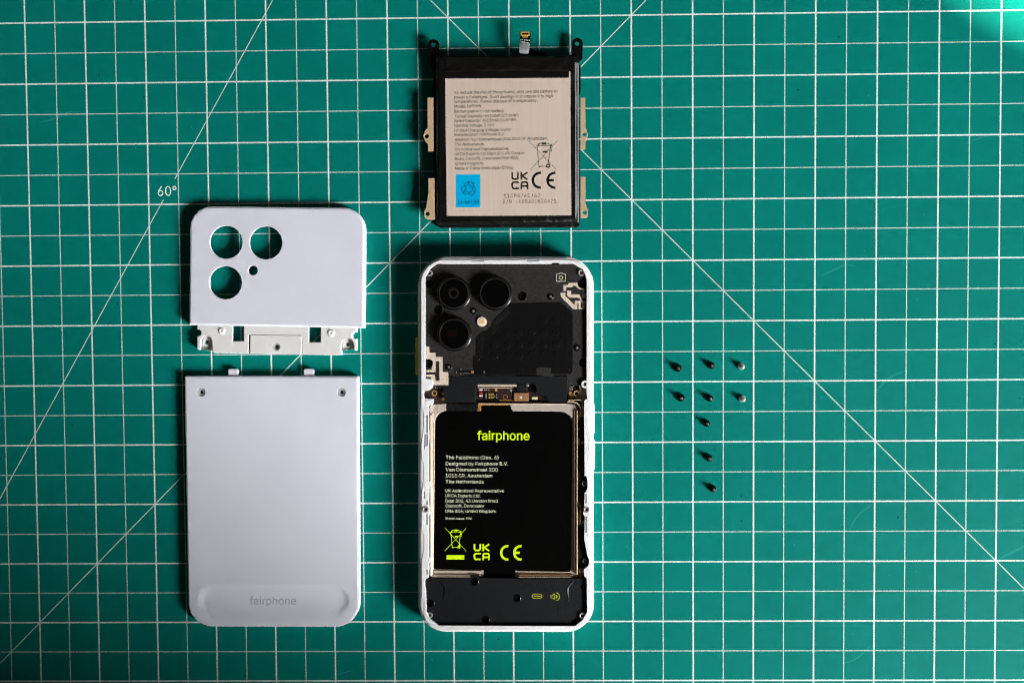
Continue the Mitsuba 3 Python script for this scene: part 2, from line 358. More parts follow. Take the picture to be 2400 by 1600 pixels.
wins = [rnd(rect(A1((1125, 150)), A1((1385, 580)), zf), 0.2), rnd(rect(A2((525, 150)), A2((797, 607)), zf), 0.2)]
arch = []
for f, cx, top, wd in ((A1, 525, 462, 128), (A2, 1415, 520, 142)):
    pts = [f((cx + wd * math.cos(t), top + wd - wd * math.sin(t)))[0] for t in np.linspace(0, math.pi, 16)]
    arch.append(poly(pts + f((cx - wd - 8, top + 330), (cx + wd + 18, top + 330)), zf))
plate = rnd(poly(A1((1540, 440)) + A2((366, 457), (366, 888)) + A1((1535, 862)), zf), 0.0)
plate = soft(plate.intersection(flange), 0.35)
groove = unary_union([plate.buffer(0.13), affinity.translate(plate, -0.75, 0.0)]).intersection(flange)
body = flange.difference(unary_union(wins + arch + [groove]))
put('mounting_flange', join(prism(body, zf - 0.8, zf, 0.3, 4), walls(flange, 0.1, zf - 0.8), prism(groove.difference(Point(*at(A1((2135, 710)), zf + .2)[0]).buffer(0.9)), 0.6, 1.6)), 'm_cream', cc)
for a_, f, hc in ((arch[0], A1, (540, 605)), (arch[1], A2, (1425, 663))):
    seat = a_.intersection(flange)
    hole = circ(f(hc), 45 / 9.8, 1.0)
    k = put('screw_seat', prism(seat.difference(hole), 0.5, 1.25), 'm_cream', cc)
for f, c, r in ((A1, (880, 345), 86), (A2, (1040, 390), 90)):
    c0 = at(f(c), zf)[0]; r = r / 9.8 / 5.65
    put('locating_boss', lathe(c0, [(0.0, zf + .02), (0.25, zf + .05), (0.32, zf + .3), (r * .55, zf + .42), (r * .8, zf + .36), (r, zf)], 28), 'm_cream', cc, smooth=50)
hc = at(A1((2135, 710)), zf + .2)[0]
hole = Point(*hc).buffer(0.85); inner = Point(*hc).buffer(0.87)
pk = put('clip_plate', prism(plate.difference(Point(*hc).buffer(1.55)), 1.6, zf + 0.22, 0.12), 'm_cream', cc)
put('screw_collar', lathe(hc, [(1.6, zf + .2), (1.3, zf + .02), (0.86, zf - .08), (0.86, 0.4)], 32), 'm_seat', pk, smooth=40)
tri = Polygon(at(A1((1895, 640), (1965, 712), (1900, 780)), zf + .22))
put('arrow_mark', prism(tri.buffer(0.08).difference(tri.buffer(-0.06)), zf + .22, zf + .3, 0.03), 'm_cream', pk)

# ================================================================ the back cover (bottom left)
bc = thing('back_cover', 'large pale lavender-white back cover with grey lettering and a thumb recess near its lower edge', 'phone cover')
z1 = 3.0
out = rquad(C5((32, 97), (999, 97), (1007, 1491), (54, 1488)), [0.7, 0.7, 10.5, 10.5], z1 - 0.9)
eyes = [at(C5((122, 188)), z1)[0], at(C5((904, 188)), z1)[0]]
eye_cut = [Point(*e).buffer(1.75, quad_segs=12) for e in eyes]
pill = LineString(at(C5((190, 1346), (860, 1348)), z1)).buffer(97 / 2.376 / 5.6, quad_segs=18)
panel = join(shell_mesh(out, eye_cut + [pill.buffer(-0.13)], 0.25, z1, 1.0, 9))
put('panel', panel, 'm_panel', bc, smooth=False)
pa, pb2 = at(C5((190, 1346), (860, 1348)), z1); pr_ = 97 / 2.376 / 5.6
def dish_z(v):
    u = (pb2 - pa) / np.linalg.norm(pb2 - pa); w = np.array([-u[1], u[0]])
    L_ = np.linalg.norm(pb2 - pa); t = (v - pa) @ u; along = np.abs(t - np.clip(t, 0, L_)) / pr_; y = np.clip(np.abs((v - pa) @ w) / pr_, 0, 1)
    sm = lambda a, b, x: (lambda k: k * k * (3 - 2 * k))(np.clip((x - a) / (b - a), 0, 1))
    return z1 - 0.48 * np.maximum(1 - y * y, 0) ** 1.2 * (1 - sm(0.5, 1.0, np.hypot(along, y)) * sm(0, 0.5, along))
u_ = (pb2 - pa) / np.linalg.norm(pb2 - pa); w_ = np.array([-u_[1], u_[0]]); dv = []; nr, na = 26, 40
for k in range(nr + 1):
    r = (pr_ + 0.01) * (1 - k / nr)
    ring = [pb2 + r * (u_ * math.cos(t) + w_ * math.sin(t)) for t in np.linspace(-math.pi / 2, math.pi / 2, na)]
    ring += [pb2 + (pa - pb2) * q + r * w_ for q in np.linspace(0, 1, 24)[1:-1]]
    ring += [pa + r * (u_ * math.cos(t) + w_ * math.sin(t)) for t in np.linspace(math.pi / 2, 3 * math.pi / 2, na)]
    ring += [pa + (pb2 - pa) * q - r * w_ for q in np.linspace(0, 1, 24)[1:-1]]
    dv.append(np.c_[ring, dish_z(np.array(ring))])
m_ = len(dv[0]); ii = np.arange(m_); jj = (ii + 1) % m_
df = np.vstack([np.vstack([np.c_[k * m_ + ii, k * m_ + jj, (k + 1) * m_ + jj], np.c_[k * m_ + ii, (k + 1) * m_ + jj, (k + 1) * m_ + ii]]) for k in range(nr)])
dish = trimesh.Trimesh(np.vstack(dv), df, process=False)
put('thumb_recess', dish, 'm_panel', bc, smooth=True)
for e in eyes:
    put('screw_collar', lathe(e, [(1.78, z1 - 0.02), (1.45, z1 - 0.22), (0.80, z1 - 0.34), (0.78, 0.3)], 32), 'm_seat', bc, smooth=40)
for x in (270, 691):
    tb = soft(rect(C5((x, 57)), C5((x + 59, 120)), 1.9), 1.0)
    put('tab', prism(tb, 0.9, 1.9, 0.4, 4), 'm_panel', bc)
text('fairphone', C5((392, 1367))[0], C5((651, 1367))[0], 43 / 2.376, z1 - 0.43, 'm_print_grey', bc, 'lettering', bold=False)

# ================================================================ the battery
bt = thing('battery_pack', 'black-wrapped rechargeable battery with a brushed metal label, two black ears and tan side brackets', 'battery')
ZB = 5.0
tray = poly(D1((400, 850)) + D2((1770, 900)) + D4((1772, 150), (1745, 240), (1745, 300)) + D6((1765, 1195), (1740, 1380), (1690, 1400)) + D5((520, 1410), (400, 1350), (380, 1260)) + D3((340, 1400), (330, 100)), 1.2)
put('tray', prism(tray, 0.1, 1.2, 0.15), 'm_ear', bt)
cell = rquad(D1((400, 712)) + D2((1742, 700)) + D6((1745, 1335)) + D5((420, 1350)), [1.2] * 4, 2.5)
put('cell', prism(cell, 0.5, ZB, 2.3, 7), 'm_wrap', bt, smooth=40)
lp = poly(D1((618, 1222)) + D2((1502, 1205), (1500, 1060), (1537, 1060)) + D6((1558, 1125)) + D5((658, 1140)), ZB)
lab = put('label', prism(lp, ZB - 0.3, ZB + 0.06), 'm_brushed', bt, smooth=False)
ZL = ZB + 0.06
# wrinkled tape across the top
nu, nv = 110, 34
tl, tr, br_, bl_ = [at(q, ZB)[0] for q in (D1((545, 716)), D2((1503, 697)), D2((1503, 1200)), D1((588, 1218)))]
U, V = np.meshgrid(np.linspace(0, 1, nu), np.linspace(0, 1, nv))
XY = (tl[None, None] * ((1 - U) * (1 - V))[..., None] + tr * (U * (1 - V))[..., None] + br_ * (U * V)[..., None] + bl_ * ((1 - U) * V)[..., None])
cr = 0.74 - 0.05 * np.sin(U * math.pi)
Zt = ZB + 0.34 + 1.1 * (meshkit.fbm(np.stack([U * 5.5, V * 2.2, 0 * U], -1), 3, 5) - 0.5) - 0.35 * np.exp(-((V - cr) / 0.035) ** 2) - 1.5 * np.clip((0.10 - V) / 0.10, 0, 1) ** 2 - 0.35 * np.clip((0.03 - np.minimum(U, 1 - U)) / 0.03, 0, 1)
Zt = np.where(V > cr + 0.02, ZB + 0.16 + 0.05 * meshkit.fbm(np.stack([U * 4, V * 4, 0 * U], -1), 2, 9), np.maximum(Zt, ZB + 0.08 - 1.6 * (V < 0.1)))
idx = np.arange(nu * nv).reshape(nv, nu)
f = np.vstack([np.c_[idx[:-1, :-1].ravel(), idx[1:, :-1].ravel(), idx[1:, 1:].ravel()], np.c_[idx[:-1, :-1].ravel(), idx[1:, 1:].ravel(), idx[:-1, 1:].ravel()]])
put('tape', trimesh.Trimesh(np.c_[XY.reshape(-1, 2), Zt.ravel()], f, process=False), 'm_tape', bt, smooth=True)
# ears
for f_, c, r, hole, foot in ((D1, (350, 447), 132, 52, [(482, 447), (484, 760), (560, 1000), (470, 1110), (300, 960), (245, 800), (218, 447)]),
                             (D2, (1695, 415), 127, 53, [(1822, 415), (1815, 745), (1775, 810), (1720, 835), (1600, 835), (1500, 830), (1500, 700), (1562, 690), (1568, 415)])):
    zt = 3.0
    e = unary_union([circ(f_(c), r / 9.8, zt), poly(f_(*foot), zt)]).difference(circ(f_((c[0] - 4, c[1] + 1)), hole / 9.8, zt))
    put('ear', prism(e, zt - 0.6, zt, 0.12), 'm_ear', bt)
fq = at(D1((440, 820), (515, 870), (572, 1050), (482, 1112)), 4.4)
fv = np.c_[fq, [3.5, 4.9, 5.15, 4.0]]
put('fold', join(trimesh.Trimesh(fv, [[0, 2, 1], [0, 3, 2]], process=False), trimesh.Trimesh(fv - [0, 0, .05], [[0, 1, 2], [0, 2, 3]], process=False)), 'm_tape', bt, smooth=False)
# tan brackets
for f_, pts, hl in ((D3, [(213, 285), (345, 285), (356, 1515), (228, 1515), (222, 1355), (180, 1312), (158, 1270), (140, 1225), (119, 1195), (115, 1150), (138, 1110), (155, 1050), (180, 1015), (218, 988)], (198, 1170)),
                    (D5, [(232, 270), (375, 270), (388, 1222), (220, 1222), (165, 1195), (138, 1140), (138, 1030), (180, 960), (235, 600)], (217, 1090)),
                    (D4, [(1772, 287), (1877, 287), (1880, 960), (1908, 1035), (1918, 1075), (1942, 1120), (1945, 1150), (1918, 1210), (1905, 1270), (1882, 1310), (1878, 1482), (1770, 1485)], (1865, 1132)),
                    (D6, [(1772, 240), (1884, 240), (1880, 800), (1905, 930), (1942, 980), (1942, 1120), (1925, 1170), (1885, 1190), (1770, 1190)], (1868, 1060))):
    zt = 4.1
    b_ = soft(poly(f_(*pts), zt), 0.12).difference(circ(f_(hl), 48 / 9.8, zt))
    put('bracket', prism(b_, zt - 0.35, zt, 0.06), 'm_tan', bt)
# cable with its plug
zt = 4.9
fx = put('flex_cable', prism(soft(poly(D2((378, 145), (420, 138), (590, 150), (625, 180), (618, 420), (600, 540), (372, 430)), zt), 0.15), zt - 0.25, zt, 0.05), 'm_black', bt)
prof = []
for t in np.linspace(0, 1, 15):
    y = 410 + 250 * math.sin(t * 1.45); zz = 5.0 + 0.25 * math.sin(t * math.pi) - 3.2 * max(0, t - 0.35) ** 2 * 2
    half = 118 - 18 * t * t; cx = 490 - 32 * t
    prof.append((cx - half, cx + half, y, zz))
vs, fs = [], []
for k, (xa, xb, y, zz) in enumerate(prof):
    for q in range(9):
        s = q / 8
        p = at(D2((xa + (xb - xa) * s, y + 24 * (s - .5) + 70 * (0.25 - (s - .5) ** 2) * (k / 14) ** 2)), zz)[0]
        vs.append([p[0], p[1], zz + 0.14 * math.cos((s - .5) * math.pi) - 0.10 * math.exp(-((s - .52) / .06) ** 2)])
for k in range(14):
    for q in range(8):
        a_ = k * 9 + q; fs += [[a_, a_ + 9, a_ + 10], [a_, a_ + 10, a_ + 1]]
put('bend', trimesh.Trimesh(vs, fs, process=False), 'm_flex_grey', fx, smooth=60)
pl = rect(D2((392, 152)), D2((600, 245)), zt).difference(rect(D2((425, 178)), D2((572, 220)), zt))
put('plug', join(prism(pl, zt, zt + 0.45, 0.08), *[prism(rect(D2((x, 245)), D2((x + 26, 284)), zt), zt, zt + 0.12) for x in (432, 468, 498, 530)]), 'm_gold', fx)
marks = []
rm = random.Random(3)
for row, (ya, sl) in enumerate(((318, .08), (360, .18), (400, .22))):
    for col in range(6):
        x = 392 + col * 38; y = ya + (x - 392) * sl * 1.3
        if row == 2 and col < 1: continue
        marks.append(poly(D2((x, y), (x + rm.uniform(14, 30), y + 4), (x + rm.uniform(16, 28), y + rm.uniform(16, 34)), (x + 2, y + rm.uniform(12, 26))), zt))
for x, y in ((540, 480), (575, 490), (590, 440), (560, 455)): marks.append(rect(D2((x, y)), D2((x + 16, y + 34)), zt))
scene['m_silk'] = pr((0.72, 0.70, 0.66), 0.5)
ink(unary_union(marks), zt + 0.16, 'm_silk', fx, 'silkscreen')
put('cable_root', prism(poly(D2((560, 600), (700, 565), (860, 590), (1060, 690), (900, 740), (520, 740)), 2.4), 0.8, 2.4, 0.3), 'm_ear', bt)
# crinkled black film along the right flank, greyed to carry the window's reflection
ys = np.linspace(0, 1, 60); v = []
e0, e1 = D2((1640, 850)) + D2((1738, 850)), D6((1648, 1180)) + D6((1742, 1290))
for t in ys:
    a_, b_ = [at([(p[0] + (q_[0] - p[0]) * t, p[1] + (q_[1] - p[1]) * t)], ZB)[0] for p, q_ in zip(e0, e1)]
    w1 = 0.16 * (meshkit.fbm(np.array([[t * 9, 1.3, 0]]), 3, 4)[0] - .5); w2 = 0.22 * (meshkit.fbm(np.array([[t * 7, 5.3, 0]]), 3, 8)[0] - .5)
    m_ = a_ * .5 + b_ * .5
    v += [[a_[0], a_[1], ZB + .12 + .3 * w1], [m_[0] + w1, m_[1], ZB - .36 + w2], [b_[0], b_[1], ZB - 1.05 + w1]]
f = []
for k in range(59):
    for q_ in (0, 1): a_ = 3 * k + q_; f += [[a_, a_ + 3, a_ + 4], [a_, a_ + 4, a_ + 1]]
scene['m_flank_sheen'] = pr((0.22, 0.215, 0.22), 0.44, metallic=0.55, spec=0.8)
put('flank_sheen', trimesh.Trimesh(v, f, process=False), 'm_flank_sheen', bt, smooth=True)
# bottom fold of the wrap
for pts, zz in (([(520, 1330), (2000, 1290), (2380, 1310), (2380, 1400), (560, 1405)], 2.2),):
    put('wrap_fold', prism(poly(D5(*pts), zz), 0.6, zz, 0.5, 4), 'm_wrap', bt)
put('wrap_fold', prism(poly(D6((300, 1290), (1500, 1270), (1640, 1300), (1745, 1365), (1690, 1395), (300, 1402)), 2.2), 0.6, 2.2, 0.45, 4), 'm_wrap', bt)
# print
LN = [('To reduce the risk of fire or burns, only use this battery to', 1306.5), ('power a Fairphone. Don\'t damage it or expose it to high', 1296), ('temperatures. Please dispose of it responsibly.', 1260),
      ('Model: F6FPHN', 1127.4), ('Rechargeable Li-ion battery', 1181), ('Typical Capacity: 4415mAh/17.26Wh', 1215), ('Rated Capacity: 4315mAh/16.87Wh', 1210), ('Nominal Voltage: 3.91V', 1158),
      ('Limited Charging Voltage: 4.50V', 1199), ('Manufacturer: FairPhone B.V.', 1183), ('Address: Van Diemenstraat 200,1013 CP Amsterdam,', 1285), ('The Netherlands.', 1135.6), ('UK Authorised Representative:', 1192.7),
      ('UKCA Experts Ltd Dept 302,43 Owston', 1229.4), ('Road, Carcroft, Doncaster DN6 8DA,', 1216), ('United Kingdom.', 1134), ('Made in China (cell origin China)', 1203)]
YB = [220.9, 231.8, 242, 253, 264.8, 276, 286.7, 298, 309.2, 319.4, 330.9, 342, 353.6, 364.4, 375.5, 387, 398]
for i, ((s, xr), yb) in enumerate(zip(LN, YB)):
    xl = 1064.2 + 2.2 * i / 16
    text(s, (xl, yb), (xr, yb - 0.0149 * (xr - xl)), 6.7, ZL, 'm_ink_brown', lab)
ink(bin_mark(C6, dict(x0=(876, 880), x1=(1078, 1090), x2=(1088, 878), x3=(885, 1095), tl=(937, 917), tr=(1035, 915), bl=(951, 1066), br=(1020, 1045), ring=(0, 0)), ZL, 0.26), ZL, 'm_ink_black', lab, 'bin_symbol')
bx = lambda f, a, b: (f(a)[0], f(b)[0])
ink(ukca(bx(D6, (180, 133), (352, 312)), bx(D6, (390, 131), (556, 310)), bx(D6, (180, 347), (356, 526)), bx(D6, (392, 344), (570, 522)), 0.68, ZL), ZL, 'm_ink_black', lab, 'conformity_mark')
q = lambda x, y: D6((x, y))[0]
ink(ce(q(648, 0)[0], q(985, 0)[0], q(0, 122)[1], q(0, 516)[1], q(862, 0)[0], q(1196, 0)[0], q(1156, 0)[0], 0.98, ZL), ZL, 'm_ink_black', lab, 'safety_mark')
text('x', D5((1965, 720))[0], D6((845, 708))[0], 8.6, ZL, 'm_ink_dot', lab, 'code_line', fit=mono('1ICP6/61/67'))
text('x', D5((1945, 850))[0], D6((1212, 838))[0], 8.6, ZL, 'm_ink_dot', lab, 'code_line', fit=mono('S/N :A5520CK10471'))
bp = put('recycling_panel', prism(poly(D5((866, 187), (1424, 184), (1428, 938), (870, 940)), ZL), ZL - 0.02, ZL + 0.02), 'm_blue', bt, smooth=False)
text('Li-ion 00', D5((928, 858))[0], D5((1400, 855))[0], 8.8, ZL + 0.02, 'm_navy', bp, 'lettering', bold=True)
cx, cy = 1165, 515
seg = [(-112, 20), (-55, -95), (-40, -178), (65, -178), (95, -140), (125, -150), (100, -65), (15, -65), (30, -80), (0, -130), (-50, -48), (-112, -80)]
arrow_a = [(-108, -78), (-60, -160), (-40, -172), (0, -172), (-10, -150), (-52, -55)]
arrow_b = [(0, -172), (65, -172), (92, -135), (122, -146), (85, -65), (18, -68), (26, -88), (0, -135)]
ln = []
for r_ in (0, 120, 240):
    c_, s_ = math.cos(math.radians(r_)), math.sin(math.radians(r_))
    for sh in (arrow_a, arrow_b):
        pts = [(cx + x * c_ - (y + 10) * s_, cy + x * s_ + (y + 10) * c_) for x, y in sh]
        ln.append(D5(*pts, pts[0]))
ink(strokes(ln, 0.24, ZL + 0.02), ZL + 0.02, 'm_navy', bp, 'recycling_symbol')

# ================================================================ the phone
ph = thing('smartphone', 'white smartphone lying open with its back off, three camera lenses and a black bay label', 'smartphone')
ZR = 7.6                                            # top of the rim
outer = rquad([(978.6, 600.5), (1392.2, 600.3), (1392.8, 1480.8), (980.2, 1480.2)], [12.3, 12.3, 11.8, 11.8], ZR - 1.4)
# the ledge that carries the covers, scalloped along both long sides
left = P1((262, 820)) + P5((268, 940), (290, 985), (322, 1040), (325, 1330), (300, 1540)) + P7((268, 220), (275, 560), (325, 640), (325, 980), (300, 1180), (275, 1280)) + P9((275, 600), (330, 700), (330, 1050), (275, 1330)) + P11((278, 690), (332, 765), (335, 1120), (390, 1230), (520, 1345), (680, 1410), (860, 1425))
right = P12((1180, 1430), (1450, 1390), (1640, 1280), (1740, 1130), (1755, 1010), (1755, 790), (1795, 715)) + P10((1800, 1340), (1755, 1180), (1750, 720), (1790, 650)) + P8((1790, 1230), (1742, 1000), (1742, 640), (1795, 555)) + P6((1795, 1560), (1742, 1330), (1742, 1040), (1795, 960)) + P2((1795, 900), (1760, 700), (1680, 520), (1560, 380), (1420, 300), (1280, 285))
top = P1((820, 288), (700, 290), (560, 340), (420, 440), (320, 570), (272, 720))
ledge = poly(left + right + top, ZR)
inner = poly(P1((365, 690), (460, 500), (640, 375), (850, 385)) + P2((905, 383), (925, 352), (1070, 352), (1090, 383), (1400, 372), (1550, 470), (1620, 500), (1680, 640), (1708, 780)) +
             P6((1706, 600), (1720, 720), (1650, 760), (1645, 1200)) + P8((1655, 240), (1660, 930), (1700, 930), (1725, 1040), (1725, 1200), (1690, 1290), (1660, 1310)) + P10((1650, 60), (1625, 230), (1670, 290), (1655, 660), (1650, 800), (1720, 1180), (1762, 1280), (1755, 1400), (1690, 1470), (1650, 1480)) +
             P12((1640, 60), (1650, 190), (1712, 245), (1715, 1010), (1610, 1190), (1475, 1295), (1450, 1322)) + P11((670, 1312), (640, 1290), (470, 1170), (395, 1010), (378, 470), (358, 430), (360, 260), (440, 215), (450, 20)) + P9((460, 1460), (440, 1380), (440, 900), (445, 260), (480, 220), (450, 60)) + P7((445, 1500), (455, 1180), (440, 960), (440, 250), (455, 60)) +
             P5((445, 1400), (440, 900), (560, 830), (560, 730), (345, 715), (332, 640), (345, 560), (440, 530), (540, 440), (470, 370), (375, 290), (368, 180)), ZR - 0.3)
body = outer.difference(inner.buffer(0.35))
fr = put('frame', shell_mesh(outer, [inner.buffer(0.30)], 0.0, ZR - 0.25, 1.9, 7), 'm_white', ph, smooth=40)
cuts = [rect(P5((362, 1105)), P5((420, 1510)), ZR), poly(P7((330, -30), (420, -30), (420, 240), (350, 245), (345, 320), (312, 320)), ZR), rect(P7((312, 1290)), P7((350, 1445)), ZR), rect(P7((365, 1505)), P9((425, 22)), ZR),
        rect(P9((363, 245)), P9((425, 475)), ZR), rect(P11((374, 40)), P11((421, 152)), ZR), rect(P1((1424, 262)), P1((1702, 320)), ZR), rect(P2((344, 262)), P2((627, 318)), ZR), poly(P10((1672, 285), (1722, 285), (1722, 650), (1700, 668), (1675, 660)), ZR),
        poly(P8((1662, 1325), (1710, 1335), (1715, 1555), (1675, 1555)), ZR)]
lg = ledge.difference(inner.buffer(0.06)).difference(unary_union([soft(c, 0.1) for c in cuts]))
put('ledge', prism(lg, ZR - 0.6, ZR, 0.10), 'm_white', fr)
for c in cuts: put('shaded_slot', prism(soft(c, 0.1).buffer(0.02), ZR - 0.235, ZR - 0.21), 'm_seat', fr, smooth=False)  # white plastic floors painted grey for the shade inside
put('base', prism(outer.buffer(-1.2), 0.3, 2.0), 'm_gap_shade', ph, smooth=False)
put('side_button', prism(rnd(rect(P3((137, 482)), P3((230, 1365)), 5), 0.4), 3.2, 5.6, 0.5), 'm_yellow', ph)
for a_, b_ in ((P6((1840, 850)), P6((1900, 1522))), (P8((1840, 108)), P8((1908, 775)))):
    put('side_button', prism(soft(rect(a_, b_, 5), 0.3), 3.0, 5.6, 0.6), 'm_white', ph)

# ---- upper black plate
ZP = 6.5
pout = P1((362, 690), (395, 655), (470, 600), (462, 508), (560, 430), (645, 388), (850, 390)) + P2((905, 392), (1390, 385), (1420, 402), (1540, 475), (1600, 505), (1665, 640), (1700, 770)) + P6((1700, 300), (1580, 410), (1262, 412), (1262, 180)) + P5((945, 180), (930, 460), (560, 455), (490, 415), (478, 390), (375, 300))
pl = poly(pout, ZP)
bore = [(P1, (450, 840), 86), (P1, (655, 1420), 95), (P2, (235, 1115), 96), (P2, (1615, 830), 98), (P3, (440, 1090), 96), (P4, (1640, 1080), 95)]
bores = [circ(f_(c), r / 9.8, ZP) for f_, c, r in bore]
tp = put('top_plate', prism(pl.difference(unary_union(bores)), 2.0, ZP, 0.10), 'm_plate', ph)
def black_screw(c, r, z):
    put('screw_hole', join(lathe(c, [(r, z), (r * 1.03, z + 0.07), (r * 1.10, z + 0.0)], 28), lathe(c, [(r * .30, z - .95), (r * .34, z - .62), (r * .62, z - .55), (r * .85, z - .72), (r * .99, z - 1.0)], 28), lathe(c, [(0, z - .95), (r * .30, z - .95)], 28)), 'm_housing', ph, smooth=40)
for f_, c, r in bore: black_screw(at(f_(c), ZP)[0], r / 9.8 / 5.69, ZP)
# antenna traces
z = ZP + 0.0
hole2 = circ(P2((1615, 830)), 108 / 9.8, z)
tA = poly(P2((1178, 862), (1290, 862), (1290, 812), (1560, 812), (1665, 850), (1665, 1060), (1690, 1060), (1690, 1165), (1618, 1165), (1618, 965), (1560, 962), (1500, 925), (1465, 880), (1385, 880), (1385, 915), (1245, 915), (1245, 995), (1180, 995)), z).difference(hole2)
tB = poly(P2((1265, 990), (1360, 990), (1360, 1075), (1535, 1075), (1560, 1110), (1615, 1220), (1690, 1220), (1690, 1275), (1665, 1275), (1665, 1418), (1530, 1418), (1530, 1275), (1500, 1275), (1500, 1418), (1410, 1418), (1125, 1130), (1115, 1040), (1225, 1040), (1225, 1110), (1440, 1325), (1445, 1222), (1575, 1222), (1580, 1375), (1618, 1375), (1618, 1290), (1540, 1150), (1310, 1150), (1265, 1100)), z)
tC = poly(P3((382, 705), (450, 705), (460, 845), (598, 845), (600, 942), (755, 942), (765, 1290), (890, 1295), (890, 1586), (500, 1586), (490, 1570), (488, 1400), (385, 1396), (385, 1346), (582, 1346), (592, 1487), (685, 1487), (680, 1045), (600, 1045), (600, 1290), (390, 1288), (390, 1245), (508, 1240), (512, 1170), (535, 1120), (535, 1060), (505, 1015), (460, 995), (382, 995)), z)
for t_ in (tA, tB, tC): put('antenna_trace', prism(t_, z - 0.05, z + 0.05), 'm_trace', tp, smooth=False)
cam = [[P2((1022, 775), (1022, 612), (1075, 608), (1098, 588), (1150, 588), (1175, 608), (1230, 612), (1230, 775), (1022, 775), (1022, 700))][0]]
ink(strokes(cam, 0.27, z, join_='round'), z, 'm_icon_pale', tp, 'camera_icon')
ink(circ(P2((1125, 692)), 48 / 9.8, z).difference(circ(P2((1125, 692)), 31 / 9.8, z)), z, 'm_icon_ring', tp, 'camera_icon')
for f_, c, r in ((P1, (1468, 1460), 82), (P2, (890, 1125), 76), (P4, (1500, 735), 82), (P3, (900, 1175), 74)):
    c0 = at(f_(c), z)[0]; r = r / 9.8 / 5.69
    k = put('locating_pin', lathe(c0, [(r * .42, z + .0), (r * .48, z + .35), (r * .78, z + .42), (r * .92, z + .3), (r, z - .05)], 26), 'm_housing', tp, smooth=40)
    put('tip', lathe(c0, [(0.0, z + .18), (r * .30, z + .14), (r * .43, z - .02)], 20), 'm_steel', k, smooth=50)

# ---- the black antenna film
fo = P2((1130, 1258), (1395, 1500)) + P4((1395, 1270), (1370, 1320), (1330, 1338), (912, 1338), (905, 1185), (565, 1185), (560, 1338)) + P3((1745, 1338), (1478, 1342), (1455, 1215), (1460, 940), (1520, 900), (1525, 500), (1560, 455), (1640, 380), (1720, 350), (1800, 310), (1860, 250), (1890, 200), (1905, 130), (1940, 80)) + P1((2320, 1275))
film = poly(fo, ZP)
ft = put('antenna_film', prism(film, ZP - 0.3, ZP + 0.18, 0.06), 'm_film', ph)
zc = ZP + 0.18
clip = unary_union([rect(P4((1150, -500)), P4((1395, 1150)), zc), poly(P1((1500, 1200)) + P2((-300, 1200), (200, 1700)) + P4((-20, 40)) + P3((2000, 700), (1880, 900), (1500, 1000), (1500, 400)), zc), poly(P2((900, 1200), (1500, 1200), (1500, 1700), (1100, 1650)), zc)])
for d in (0.55, 0.98, 1.41, 1.84, 2.27, 2.70):
    b_ = film.buffer(-d, join_style='round')
    ring = b_.difference(b_.buffer(-0.13)).intersection(clip)
    put('coil_trace', prism(ring, zc - 0.02, zc + 0.08, 0.035, 1), 'm_film', ft, smooth=False)
def pad(sh): put('round_pad', prism(sh, zc - 0.02, zc + 0.20, 0.09, 2), 'm_film', ft)
for y, xs, r in ((665, (1230, 1343), 33), (780, (898, 1005, 1120, 1230, 1343), 33), (893, (780, 898, 1005, 1120, 1230, 1343), 33), (993, (780, 895, 1005), 33), (970, (1117, 1228, 1341), 22)):
    for x in xs: pad(circ(C1((x, y)), r / 3.92, zc, 7))
put('square_pad', prism(rect(C1((990, 636)), C1((1104, 704)), zc), zc - 0.02, zc + 0.13, 0.05, 2), 'm_film', ft)
for f_, c, r in ((P3, (1565, 985), 38), (P4, (1292, 1228), 34)):
    c0 = at(f_(c), zc)[0]; r = r / 9.8 / 5.69
    put('ring_pad', lathe(c0, [(r * .6, zc), (r * .75, zc + .14), (r * .95, zc + .14), (r * 1.15, zc)], 20), 'm_film', ft, smooth=40)

# ---- cameras and flash
ZC = 9.3
for kind, c, r in (('iris', (404, 420), 150), ('plain', (785, 421), 150), ('glow', (409, 797), 152)):
    c0 = at(C1(c), ZC)[0]; R = r / 3.92 / 5.75
    k = put('camera_module', lathe(c0, [(R * .862, ZC - .55), (R * .868, ZC - .05), (R * .885, ZC), (R * .925, ZC - .02), (R * .985, ZC - .22), (R * 1.0, ZC - .5), (R * 1.0, ZC - 1.5), (R * 1.045, ZC - 1.75), (R * 1.06, ZP - .1)], 72), 'm_housing', ph, smooth=40)
    put('rim', lathe(c0, [(R * .868, ZC - .06), (R * .874, ZC + .01), (R * .91, ZC + .012), (R * .93, ZC - .04)], 72), 'm_rim_sheen', k, smooth=40)
    put('lens_glass', lathe(c0, [(0, ZC - .38), (R * .3, ZC - .385), (R * .6, ZC - .41), (R * .87, ZC - .45)], 64), 'm_glass', k, smooth=50)
    zi = ZC - .36
    if kind == 'iris':
        put('iris_ring', lathe(c0, [(R * .20, zi - .06), (R * .215, zi), (R * .31, zi), (R * .35, zi - .05)], 40), 'm_iris', k, smooth=40)
        put('pupil', lathe(c0, [(0, zi + .02), (R * .13, zi), (R * .2, zi - .06)], 32), 'm_glass', k, smooth=50)
    if kind == 'glow':
        put('lens_glow', prism(rnd(rect(C1((345, 755)), C1((433, 815)), zi), 0.6), zi - .05, zi + .01), 'm_redglow', k, smooth=False)  # reddish lens glow put in as a dark red rectangle
c0 = at(P3((1660, 135)), 7.0)[0]; R = 112 / 9.8 / 5.7
k = put('flash', lathe(c0, [(R * .0, 7.35), (R * .3, 7.33), (R * .6, 7.26), (R * .86, 7.16), (R * .90, 7.05), (R * .96, 7.12), (R, 7.0), (R, ZP - .1)], 40), 'm_flash', ph, smooth=40)
put('led', lathe(at(P3((1680, 145)), 7.35)[0], [(0, 7.385), (R * .2, 7.375), (R * .42, 7.32)], 24), 'm_amber', k, smooth=50)

